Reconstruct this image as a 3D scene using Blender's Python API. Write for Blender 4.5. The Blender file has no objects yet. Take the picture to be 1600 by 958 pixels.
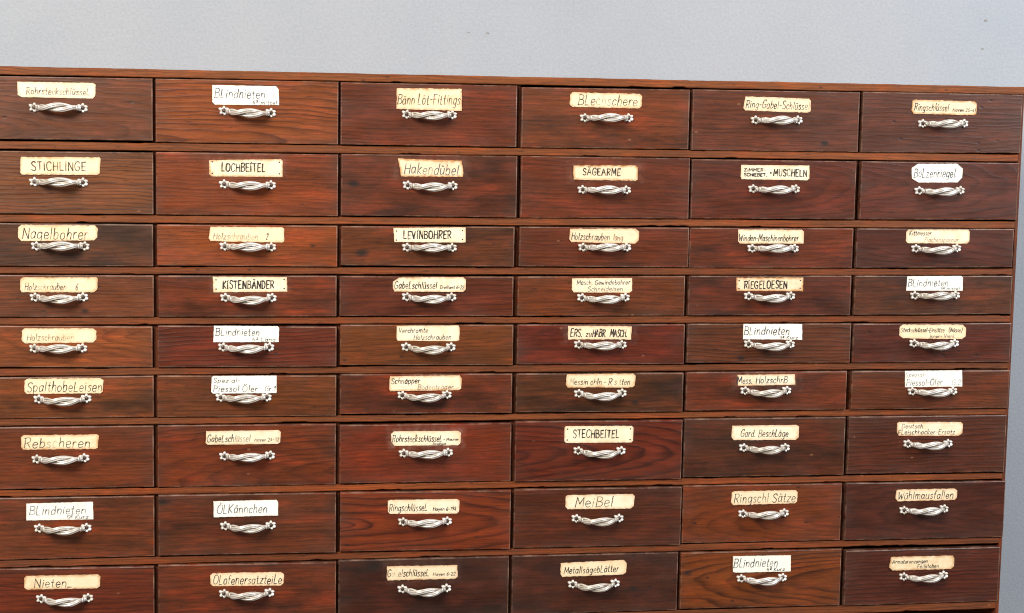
import bpy, bmesh, math, random
from mathutils import Matrix, Vector
scn = bpy.context.scene
COL = scn.collection
R = math.radians
Z0 = 1.575                                   # height of the first drawer row's upper edge above the floor

# ------------------------------------------------------------------ camera
cam_d = bpy.data.cameras.new('camera'); cam = bpy.data.objects.new('camera', cam_d); COL.objects.link(cam)
yaw, pit, rol = -0.165233, -0.113819, 0.017714
Rz = Matrix.Rotation(yaw, 3, 'Z'); Rx = Matrix.Rotation(pit, 3, 'X'); Ry = Matrix.Rotation(-rol, 3, 'Y')
Rw = Rz @ Rx @ Ry                            # columns: right, forward, up
mw = Matrix.Identity(4)
for i in range(3):
    mw[i][0] = Rw[i][0]; mw[i][1] = Rw[i][2]; mw[i][2] = -Rw[i][1]
mw[0][3], mw[1][3], mw[2][3] = 0.322907, -2.352024, Z0 - 0.025369
cam.matrix_world = mw
cam_d.sensor_fit = 'HORIZONTAL'; cam_d.sensor_width = 36.0; cam_d.lens = 2760.05 / 1600 * 36.0
cam_d.clip_start = 0.05; cam_d.clip_end = 60
scn.camera = cam
scn.cycles.filter_width = 1.1

# ------------------------------------------------------------------ world, lamps, exposure
w = bpy.data.worlds.new('World'); scn.world = w; w.use_nodes = True
bg = w.node_tree.nodes['Background']; wt = w.node_tree
# a room seen from inside: pale and cool towards the window side and the ceiling, dim behind the camera
g_ = wt.nodes.new('ShaderNodeTexCoord'); dt = wt.nodes.new('ShaderNodeVectorMath'); dt.operation = 'DOT_PRODUCT'
dt.inputs[1].default_value = (0.80, 0.25, 0.55); wt.links.new(g_.outputs['Generated'], dt.inputs[0])
wr = wt.nodes.new('ShaderNodeValToRGB'); wt.links.new(dt.outputs['Value'], wr.inputs[0])
wr.color_ramp.elements[0].position = 0.0; wr.color_ramp.elements[0].color = (0.15, 0.135, 0.125, 1)
wr.color_ramp.elements[1].position = 0.9; wr.color_ramp.elements[1].color = (0.96, 0.98, 1.02, 1)
wt.links.new(wr.outputs[0], bg.inputs['Color']); bg.inputs['Strength'].default_value = 0.85

def lamp(name, loc, target, size, size_y, power, col):
    d = bpy.data.lights.new(name, 'AREA'); d.shape = 'RECTANGLE'; d.size = size; d.size_y = size_y
    d.energy = power; d.color = col
    o = bpy.data.objects.new(name, d); COL.objects.link(o); o.location = loc
    o.rotation_euler = (Vector(target) - Vector(loc)).to_track_quat('-Z', 'Y').to_euler()
    return o
lamp('key_lamp', (-0.85, -2.3, 2.80), (0.6, 0, 1.3), 1.3, 1.0, 132, (1.0, 0.94, 0.86))
lamp('window_lamp', (2.9, -1.6, 2.5), (1.4, 0.3, 1.5), 1.2, 1.4, 76, (0.91, 0.945, 1.0))
scn.view_settings.view_transform = 'Standard'; scn.view_settings.look = 'None'
scn.view_settings.exposure = 0.0; scn.view_settings.gamma = 1.0

# ------------------------------------------------------------------ small helpers
def lin(h):
    v = [int(h[i:i + 2], 16) / 255 for i in (0, 2, 4)]
    return [((c + 0.055) / 1.055) ** 2.4 if c > 0.04045 else c / 12.92 for c in v]
def finish(name, bm, mat, parent=None, loc=(0, 0, 0), rot=(0, 0, 0), smooth=False):
    me = bpy.data.meshes.new(name); bm.to_mesh(me); bm.free()
    if smooth:
        for p in me.polygons: p.use_smooth = True
    me.materials.append(mat)
    return link(name, me, parent, loc, rot)
def link(name, me, parent=None, loc=(0, 0, 0), rot=(0, 0, 0)):
    o = bpy.data.objects.new(name, me); COL.objects.link(o); o.location = loc; o.rotation_euler = rot
    if parent: o.parent = parent
    return o
def empty(name, loc, label, cat, group=None):
    o = bpy.data.objects.new(name, None); COL.objects.link(o); o.location = loc
    o.empty_display_size = 0.05; o['label'] = label; o['category'] = cat
    if group: o['group'] = group
    return o
def box_bm(x0, x1, y0, y1, z0, z1, bev=0.0, seg=2, edges=None):
    bm = bmesh.new()
    v = [bm.verts.new(p) for p in ((x0,y0,z0),(x1,y0,z0),(x1,y1,z0),(x0,y1,z0),(x0,y0,z1),(x1,y0,z1),(x1,y1,z1),(x0,y1,z1))]
    for f in ((3,2,1,0),(4,5,6,7),(0,1,5,4),(1,2,6,5),(2,3,7,6),(3,0,4,7)): bm.faces.new([v[i] for i in f])
    if bev:
        es = [e for e in bm.edges if all(abs(q.co.y - y0) < 1e-7 for q in e.verts)] if edges == 'front' else bm.edges[:]
        bmesh.ops.bevel(bm, geom=es, offset=bev, segments=seg, profile=0.6, affect='EDGES')
    return bm

# ------------------------------------------------------------------ node helpers
class NT:
    def __init__(s, name):
        s.m = bpy.data.materials.new(name); s.m.use_nodes = True; s.t = s.m.node_tree; s.t.nodes.clear()
        s.out = s.t.nodes.new('ShaderNodeOutputMaterial')
    def n(s, typ, **kw):
        nd = s.t.nodes.new(typ)
        for k, v in kw.items():
            if k.startswith('i_'):
                key = k[2:]; key = int(key) if key.isdigit() else key.replace('_', ' ')
                s.put(nd.inputs[key], v)
            else: setattr(nd, k, v)
        return nd
    def put(s, inp, v):
        if isinstance(v, bpy.types.NodeSocket): s.t.links.new(v, inp)
        else: inp.default_value = v
    def math(s, op, a, b=0.0, c=0.0, clamp=False):
        nd = s.t.nodes.new('ShaderNodeMath'); nd.operation = op; nd.use_clamp = clamp
        s.put(nd.inputs[0], a); s.put(nd.inputs[1], b); s.put(nd.inputs[2], c); return nd.outputs[0]
    def vec(s, x, y, z):
        nd = s.t.nodes.new('ShaderNodeCombineXYZ'); s.put(nd.inputs[0], x); s.put(nd.inputs[1], y); s.put(nd.inputs[2], z); return nd.outputs[0]
    def noise(s, v, scale=1.0, detail=2.0, rough=0.5):
        nd = s.t.nodes.new('ShaderNodeTexNoise'); s.put(nd.inputs['Vector'], v); nd.inputs['Scale'].default_value = scale
        nd.inputs['Detail'].default_value = detail; nd.inputs['Roughness'].default_value = rough; return nd.outputs[0]
    def ramp(s, f, stops, interp='LINEAR'):
        nd = s.t.nodes.new('ShaderNodeValToRGB'); s.put(nd.inputs[0], f); nd.color_ramp.interpolation = interp
        els = nd.color_ramp.elements
        while len(els) < len(stops): els.new(0.5)
        for e, (p, c) in zip(els, stops):
            e.position = p; e.color = (c, c, c, 1) if isinstance(c, (int, float)) else (*c, 1)
        return nd.outputs[0]
    def mix(s, f, a, b, mode='MIX'):
        nd = s.t.nodes.new('ShaderNodeMix'); nd.data_type = 'RGBA'; nd.blend_type = mode
        s.put(nd.inputs[0], f)
        for i, v in ((6, a), (7, b)):
            s.put(nd.inputs[i], (*v, 1) if isinstance(v, (list, tuple)) and len(v) == 3 else v)
        return nd.outputs[2]
    def attr(s, name, typ='OBJECT'):
        nd = s.t.nodes.new('ShaderNodeAttribute'); nd.attribute_type = typ; nd.attribute_name = name; return nd
    def sep(s, v):
        nd = s.t.nodes.new('ShaderNodeSeparateXYZ'); s.put(nd.inputs[0], v); return nd.outputs
    def bump(s, h, strength, dist):
        nd = s.t.nodes.new('ShaderNodeBump'); s.put(nd.inputs['Height'], h); nd.inputs['Strength'].default_value = strength
        nd.inputs['Distance'].default_value = dist; return nd.outputs[0]
    def bsdf(s, **kw):
        nd = s.t.nodes.new('ShaderNodeBsdfPrincipled')
        for k, v in kw.items():
            v = (*v, 1) if isinstance(v, (list, tuple)) and len(v) == 3 and k != 'Normal' else v
            s.put(nd.inputs[k.replace('_', ' ')], v)
        return nd.outputs[0]
    def done(s, sh): s.t.links.new(sh, s.out.inputs['Surface']); return s.m

# ------------------------------------------------------------------ wood: growth rings cut through a log, colours and cut set per board
def wood_material(name, rough0, rough1, spec, worn_glint, grime):
    n = NT(name)
    co = n.n('ShaderNodeTexCoord').outputs['Object']
    x, y, z = n.sep(co)
    seed = n.attr('seed').outputs['Fac']
    F, zc, d0 = n.sep(n.attr('rings').outputs['Vector'])
    sl, con, blo = n.sep(n.attr('cut').outputs['Vector'])
    tone = n.attr('tone').outputs['Color']; deep = n.attr('deep').outputs['Color']
    xs = n.math('ADD', x, n.math('MULTIPLY', seed, 3.71)); zs = n.math('ADD', z, n.math('MULTIPLY', seed, 1.93))
    wob = n.noise(n.vec(n.math('MULTIPLY', xs, 7.0), seed, n.math('MULTIPLY', zs, 26.0)), 1.0, 2.0)
    wob2 = n.noise(n.vec(n.math('MULTIPLY', xs, 26.0), seed, n.math('MULTIPLY', zs, 95.0)), 1.0, 2.0)
    dz = n.math('SUBTRACT', z, zc)
    dd = n.math('ADD', n.math('MULTIPLY', x, sl), d0)
    rad = n.math('SQRT', n.math('ADD', n.math('MULTIPLY', dz, dz), n.math('MULTIPLY', dd, dd)))
    rad = n.math('ADD', rad, n.math('MULTIPLY', n.math('SUBTRACT', wob, 0.5), 0.016))
    rad = n.math('ADD', rad, n.math('MULTIPLY', n.math('SUBTRACT', wob2, 0.5), 0.0035))
    # ring spacing that varies through the log
    sp = n.noise(n.vec(n.math('MULTIPLY', rad, 30.0), seed, 0.0), 1.0, 1.0)
    v = n.math('ADD', n.math('MULTIPLY', rad, F), n.math('MULTIPLY', sp, 3.0))
    ring = n.ramp(n.math('FRACT', v), [(0.0, 0.12), (0.18, 0.0), (0.5, 0.18), (0.78, 0.85), (0.88, 1.0), (0.97, 0.25)])
    cvar = n.noise(n.vec(n.math('MULTIPLY', xs, 9.0), seed, n.math('MULTIPLY', zs, 40.0)), 1.0, 2.0)
    ringc = n.math('MULTIPLY', n.math('MULTIPLY', ring, con), n.ramp(cvar, [(0.3, 0.45), (0.6, 1.0)]), clamp=True)
    fib = n.noise(n.vec(n.math('MULTIPLY', xs, 38.0), seed, n.math('MULTIPLY', zs, 760.0)), 1.0, 3.0, 0.7)
    fib2 = n.noise(n.vec(n.math('MULTIPLY', xs, 9.0), seed, n.math('MULTIPLY', zs, 260.0)), 1.0, 3.0, 0.65)
    b1 = n.noise(n.vec(n.math('MULTIPLY', xs, 8.0), seed, n.math('MULTIPLY', zs, 30.0)), 1.0, 4.0, 0.6)
    b2 = n.noise(n.vec(n.math('MULTIPLY', xs, 17.0), n.math('ADD', seed, 4.0), n.math('MULTIPLY', zs, 60.0)), 1.0, 4.0, 0.6)
    col = n.mix(ringc, tone, deep)
    # stain: darker brown-black and redder clouds left by the old varnish
    dark = n.mix(1.0, tone, (0.34, 0.42, 0.55), 'MULTIPLY')
    col = n.mix(n.math('MULTIPLY', n.ramp(b1, [(0.46, 0.0), (0.66, 1.0)]), blo, clamp=True), col, dark)
    warm = n.mix(1.0, col, (1.9, 1.2, 0.5), 'MULTIPLY')
    col = n.mix(n.math('MULTIPLY', n.ramp(b2, [(0.5, 0.0), (0.68, 0.85)]), n.math('ADD', n.math('MULTIPLY', blo, 0.55), 0.3)), col, warm)
    f = n.math('ADD', n.math('MULTIPLY', fib, 0.62), n.math('MULTIPLY', fib2, 0.5))
    fm = n.ramp(f, [(0.40, 0.62), (0.55, 0.97), (0.70, 1.34)])
    col = n.mix(1.0, col, fm, 'MULTIPLY')
    pore = n.ramp(n.noise(n.vec(n.math('MULTIPLY', xs, 75.0), n.math('ADD', seed, 2.0), n.math('MULTIPLY', zs, 420.0)), 1.0, 2.0), [(0.28, 0.45), (0.36, 0.0)])
    col = n.mix(pore, col, (0.012, 0.007, 0.005))
    # dull grime that has crept in from the rims and round the handled middle
    gx, gy, gz = n.sep(n.n('ShaderNodeTexCoord').outputs['Generated'])
    bx = n.math('MULTIPLY', n.math('ABSOLUTE', n.math('SUBTRACT', gx, 0.5)), 2.0); bz = n.math('MULTIPLY', n.math('ABSOLUTE', n.math('SUBTRACT', gz, 0.5)), 2.0)
    rim = n.math('MAXIMUM', n.math('POWER', bx, 9.0), n.math('POWER', bz, 4.5))
    gn = n.noise(n.vec(n.math('MULTIPLY', xs, 13.0), n.math('ADD', seed, 6.0), n.math('MULTIPLY', zs, 24.0)), 1.0, 5.0, 0.65)
    gm = n.math('MULTIPLY', n.ramp(gn, [(0.36, 0.0), (0.66, 1.0)]), n.math('ADD', n.math('MULTIPLY', rim, 0.55), 0.10), clamp=True)
    col = n.mix(n.math('MULTIPLY', gm, grime), col, (0.062, 0.038, 0.028))
    # greyish rubbed haze on the varnish
    hz = n.ramp(n.noise(n.vec(n.math('MULTIPLY', xs, 6.0), n.math('ADD', seed, 9.0), n.math('MULTIPLY', zs, 11.0)), 1.0, 5.0, 0.65), [(0.5, 0.0), (0.8, 0.14)])
    col = n.mix(hz, col, (0.115, 0.062, 0.045))
    # pale dings and scratches
    vo = n.n('ShaderNodeTexVoronoi', i_Vector=n.vec(n.math('MULTIPLY', xs, 34.0), n.math('ADD', seed, 1.0), n.math('MULTIPLY', zs, 62.0)))
    vo.inputs['Scale'].default_value = 1.0
    ding = n.math('MULTIPLY', n.ramp(vo.outputs['Distance'], [(0.03, 1.0), (0.11, 0.0)]), n.ramp(n.sep(vo.outputs['Color'])[0], [(0.88, 0.0), (0.92, 0.5)]))
    col = n.mix(ding, col, (0.30, 0.14, 0.07))
    dingd = n.math('MULTIPLY', n.ramp(vo.outputs['Distance'], [(0.04, 1.0), (0.14, 0.0)]), n.ramp(n.sep(vo.outputs['Color'])[1], [(0.86, 0.0), (0.9, 0.8)]))
    col = n.mix(dingd, col, (0.015, 0.010, 0.008))
    kx, kz, kr = n.sep(n.attr('knot').outputs['Vector'])
    ex = n.math('MULTIPLY', n.math('SUBTRACT', x, kx), 0.62); ez = n.math('SUBTRACT', z, kz)
    kd = n.math('ADD', n.math('SQRT', n.math('ADD', n.math('MULTIPLY', ex, ex), n.math('MULTIPLY', ez, ez))), n.math('MULTIPLY', n.math('SUBTRACT', wob2, 0.5), 0.006))
    kn = n.ramp(n.math('DIVIDE', kd, n.math('ADD', kr, 0.00001)), [(0.25, 0.9), (1.0, 0.0)])
    col = n.mix(n.math('MULTIPLY', kn, n.math('GREATER_THAN', kr, 0.0005)), col, (0.017, 0.010, 0.008))
    # pale rub left round a label plate
    hx, hzz, hs = n.sep(n.attr('halo').outputs['Vector'])
    sx = n.math('SUBTRACT', n.math('ABSOLUTE', n.math('SUBTRACT', x, hx)), 0.048)
    szz = n.math('SUBTRACT', n.math('ABSOLUTE', n.math('SUBTRACT', z, hzz)), 0.0105)
    sd = n.math('MAXIMUM', sx, szz)
    hal = n.math('MULTIPLY', n.ramp(n.math('MULTIPLY', sd, 90.0), [(0.0, 1.0), (0.75, 0.0)]), n.math('MULTIPLY', hs, n.ramp(n.noise(co, 120.0, 3.0), [(0.35, 0.0), (0.7, 1.0)])))
    col = n.mix(hal, col, (0.36, 0.25, 0.20))
    # worn edges, made paler to paint in the light glinting off the bevels
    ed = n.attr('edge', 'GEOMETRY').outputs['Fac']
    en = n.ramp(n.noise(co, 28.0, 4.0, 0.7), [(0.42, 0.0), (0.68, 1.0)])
    col = n.mix(n.math('MULTIPLY', n.math('MULTIPLY', ed, en), worn_glint), col, (0.33, 0.20, 0.135))
    rg = n.math('ADD', n.math('MULTIPLY', b2, rough1 - rough0), rough0)
    rg = n.math('ADD', rg, n.math('MULTIPLY', hz, 0.3))
    h = n.math('ADD', n.math('MULTIPLY', fib2, 0.6), n.math('ADD', n.math('MULTIPLY', ringc, 0.8), n.math('MULTIPLY', wob2, 0.8)))
    h = n.math('SUBTRACT', h, n.math('MULTIPLY', dingd, 1.2))
    sh = n.bsdf(Base_Color=col, Roughness=rg, Specular_IOR_Level=spec, Normal=n.bump(h, 0.35, 0.0006))
    return n.done(sh)
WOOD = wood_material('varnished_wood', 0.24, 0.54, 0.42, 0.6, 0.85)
RAIL = wood_material('dull_wood', 0.45, 0.75, 0.28, 0.5, 0.35)
def wooden(o, hexa, cut='s', seed=None, halo=(0, 0, 0), darker=0.27, rnd=random.Random(7)):
    t = lin(hexa); gr, br = t[1] / t[0], t[2] / t[0]; t = [t[0] * .78, t[0] * .78 * (.200 + .55 * (gr - .2)), t[0] * .78 * (.042 + .32 * (br - .08))]; o['tone'] = t
    o['deep'] = [t[0] * darker, t[1] * darker * .95, t[2] * darker]
    o['seed'] = rnd.uniform(0, 9) if seed is None else float(seed)
    s = rnd.choice((-1, 1))
    F, zc, d0, sl, con, blo = {
        's': (190.0, s * rnd.uniform(.10, .25), rnd.uniform(.02, .1), rnd.uniform(-.07, .07), 0.48, 0.5),
        'S': (190.0, s * rnd.uniform(.07, .14), rnd.uniform(.02, .05), rnd.uniform(-.08, .08), 0.85, 0.35),
        'C': (150.0, rnd.uniform(-.012, .008), rnd.uniform(.015, .03), s * rnd.uniform(.10, .17), 1.0, 0.35),
        'c': (170.0, rnd.uniform(-.03, .02), rnd.uniform(.02, .04), s * rnd.uniform(.08, .16), 0.5, 0.5),
        'b': (170.0, s * rnd.uniform(.05, .16), rnd.uniform(.02, .06), rnd.uniform(-.12, .12), 0.42, 1.0),
        'r': (230.0, s * rnd.uniform(.02, .06), rnd.uniform(.01, .03), rnd.uniform(-.01, .01), 0.5, 0.3),
    }[cut]
    o['rings'] = [F, zc, d0]; o['cut'] = [sl, con, blo]; o['halo'] = [float(h) for h in halo]; o['knot'] = [0.0, 0.0, 0.0]
    return o

# ------------------------------------------------------------------ other materials
def wall_material():
    n = NT('grey_wall_paint'); co = n.n('ShaderNodeTexCoord').outputs['Object']
    a = n.noise(co, 240.0, 3.0, 0.6); b = n.noise(co, 5.0, 4.0, 0.6); c = n.noise(co, 60.0, 3.0, 0.6)
    col = n.mix(n.ramp(b, [(0.3, 0.0), (0.7, 1.0)]), (0.330, 0.358, 0.392), (0.362, 0.385, 0.412))
    col = n.mix(n.ramp(a, [(0.35, 0.0), (0.65, 1.0)]), n.mix(1.0, col, (0.95, 0.95, 0.95), 'MULTIPLY'), n.mix(1.0, col, (1.045, 1.045, 1.04), 'MULTIPLY'))
    h = n.math('ADD', n.math('MULTIPLY', a, 0.7), n.math('MULTIPLY', c, 0.6))
    return n.done(n.bsdf(Base_Color=col, Roughness=0.72, Specular_IOR_Level=0.3, Normal=n.bump(h, 0.5, 0.0012)))
def paper_material(name, c0, c1, stain):
    n = NT(name); co = n.n('ShaderNodeTexCoord').outputs['Object']
    off = n.n('ShaderNodeObjectInfo').outputs['Random']
    p = n.n('ShaderNodeVectorMath', operation='ADD', i_0=co, i_1=n.vec(n.math('MULTIPLY', off, 20.0), off, 0.0)).outputs[0]
    a = n.noise(p, 45.0, 4.0, 0.6); b = n.noise(p, 160.0, 4.0, 0.65); f = n.noise(p, 1500.0, 2.0)
    col = n.mix(n.ramp(a, [(0.35, 0.0), (0.68, 1.0)]), c0, c1)
    ed = n.attr('edge', 'GEOMETRY').outputs['Fac']
    e = n.math('MULTIPLY', n.math('ADD', n.math('MULTIPLY', ed, 0.75), n.math('MULTIPLY', n.ramp(a, [(0.5, 0.0), (0.75, 1.0)]), 0.35)), n.ramp(b, [(0.28, 0.2), (0.58, 1.0)]))
    e = n.math('MULTIPLY', e, n.math('ADD', n.math('MULTIPLY', off, 0.9), 0.6))
    col = n.mix(n.math('MULTIPLY', e, stain, clamp=True), col, (0.50, 0.25, 0.09))
    col = n.mix(n.ramp(f, [(0.3, 0.10), (0.6, 0.0)]), col, (0.5, 0.42, 0.3))
    return n.done(n.bsdf(Base_Color=col, Roughness=0.6, Specular_IOR_Level=0.3, Normal=n.bump(n.math('ADD', a, n.math('MULTIPLY', b, 0.4)), 0.3, 0.001)))
def ink_material(name, c):
    n = NT(name); co = n.n('ShaderNodeTexCoord').outputs['Object']
    ink = n.attr('ink', 'GEOMETRY').outputs['Fac']
    k = n.math('MULTIPLY', ink, n.ramp(n.noise(co, 420.0, 3.0, 0.6), [(0.28, 0.45), (0.55, 1.0)]), clamp=True)
    tr = n.n('ShaderNodeBsdfTransparent').outputs[0]
    sh = n.bsdf(Base_Color=c, Roughness=0.7, Specular_IOR_Level=0.2)
    mx = n.n('ShaderNodeMixShader', i_0=k, i_1=tr, i_2=sh)
    return n.done(mx.outputs[0])
def handle_material():
    n = NT('worn_silver_paint'); co = n.n('ShaderNodeTexCoord').outputs['Object']
    off = n.n('ShaderNodeObjectInfo').outputs['Random']
    pt = n.attr('patina', 'GEOMETRY').outputs['Fac']
    a = n.noise(n.n('ShaderNodeVectorMath', operation='ADD', i_0=co, i_1=n.vec(off, off, off)).outputs[0], 160.0, 3.0, 0.6)
    base = n.mix(n.ramp(a, [(0.35, 0.0), (0.65, 1.0)]), (0.94, 0.935, 0.92), (0.84, 0.78, 0.68))
    base = n.mix(n.math('MULTIPLY', n.math('FRACT', n.math('MULTIPLY', off, 7.3)), 0.6), base, n.mix(1.0, base, (0.78, 0.72, 0.62), 'MULTIPLY'))
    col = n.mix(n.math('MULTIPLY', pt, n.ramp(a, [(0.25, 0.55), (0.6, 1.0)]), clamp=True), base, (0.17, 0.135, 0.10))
    return n.done(n.bsdf(Base_Color=col, Metallic=0.30, Roughness=0.30, Specular_IOR_Level=0.6))
def plain(name, c, rough=0.6, metal=0.0):
    n = NT(name); co = n.n('ShaderNodeTexCoord').outputs['Object']
    a = n.noise(co, 300.0, 3.0)
    return n.done(n.bsdf(Base_Color=n.mix(a, [q * 0.75 for q in c], [min(1, q * 1.2) for q in c]), Roughness=rough, Metallic=metal))
WALL = wall_material()
PAPER = {'w': paper_material('white_card', (0.86, 0.85, 0.76), (0.84, 0.81, 0.70), 0.16),
         'c': paper_material('cream_card', (0.86, 0.76, 0.56), (0.83, 0.69, 0.46), 0.85),
         'y': paper_material('yellowed_card', (0.85, 0.71, 0.48), (0.82, 0.64, 0.39), 0.85),
         'o': paper_material('browned_card', (0.82, 0.65, 0.42), (0.84, 0.69, 0.47), 1.15)}
INK = {'k': ink_material('black_ink', (0.022, 0.020, 0.020)), 'g': ink_material('grey_pencil', (0.10, 0.10, 0.11)),
       'n': ink_material('brown_ink', (0.075, 0.045, 0.03)), 'b': ink_material('blue_black_ink', (0.03, 0.045, 0.06)),
       'f': ink_material('faded_rust_ink', (0.28, 0.16, 0.09))}
SILVER = handle_material()
SCREW = plain('dark_screw_metal', (0.085, 0.058, 0.045), 0.45, 0.6)
NAIL = plain('rusty_nail_head', (0.06, 0.035, 0.025), 0.6, 0.3)
PLUG = plain('wall_filler', (0.34, 0.31, 0.27), 0.9)
FLOORM = plain('grey_floor', (0.16, 0.15, 0.14), 0.8)

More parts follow.
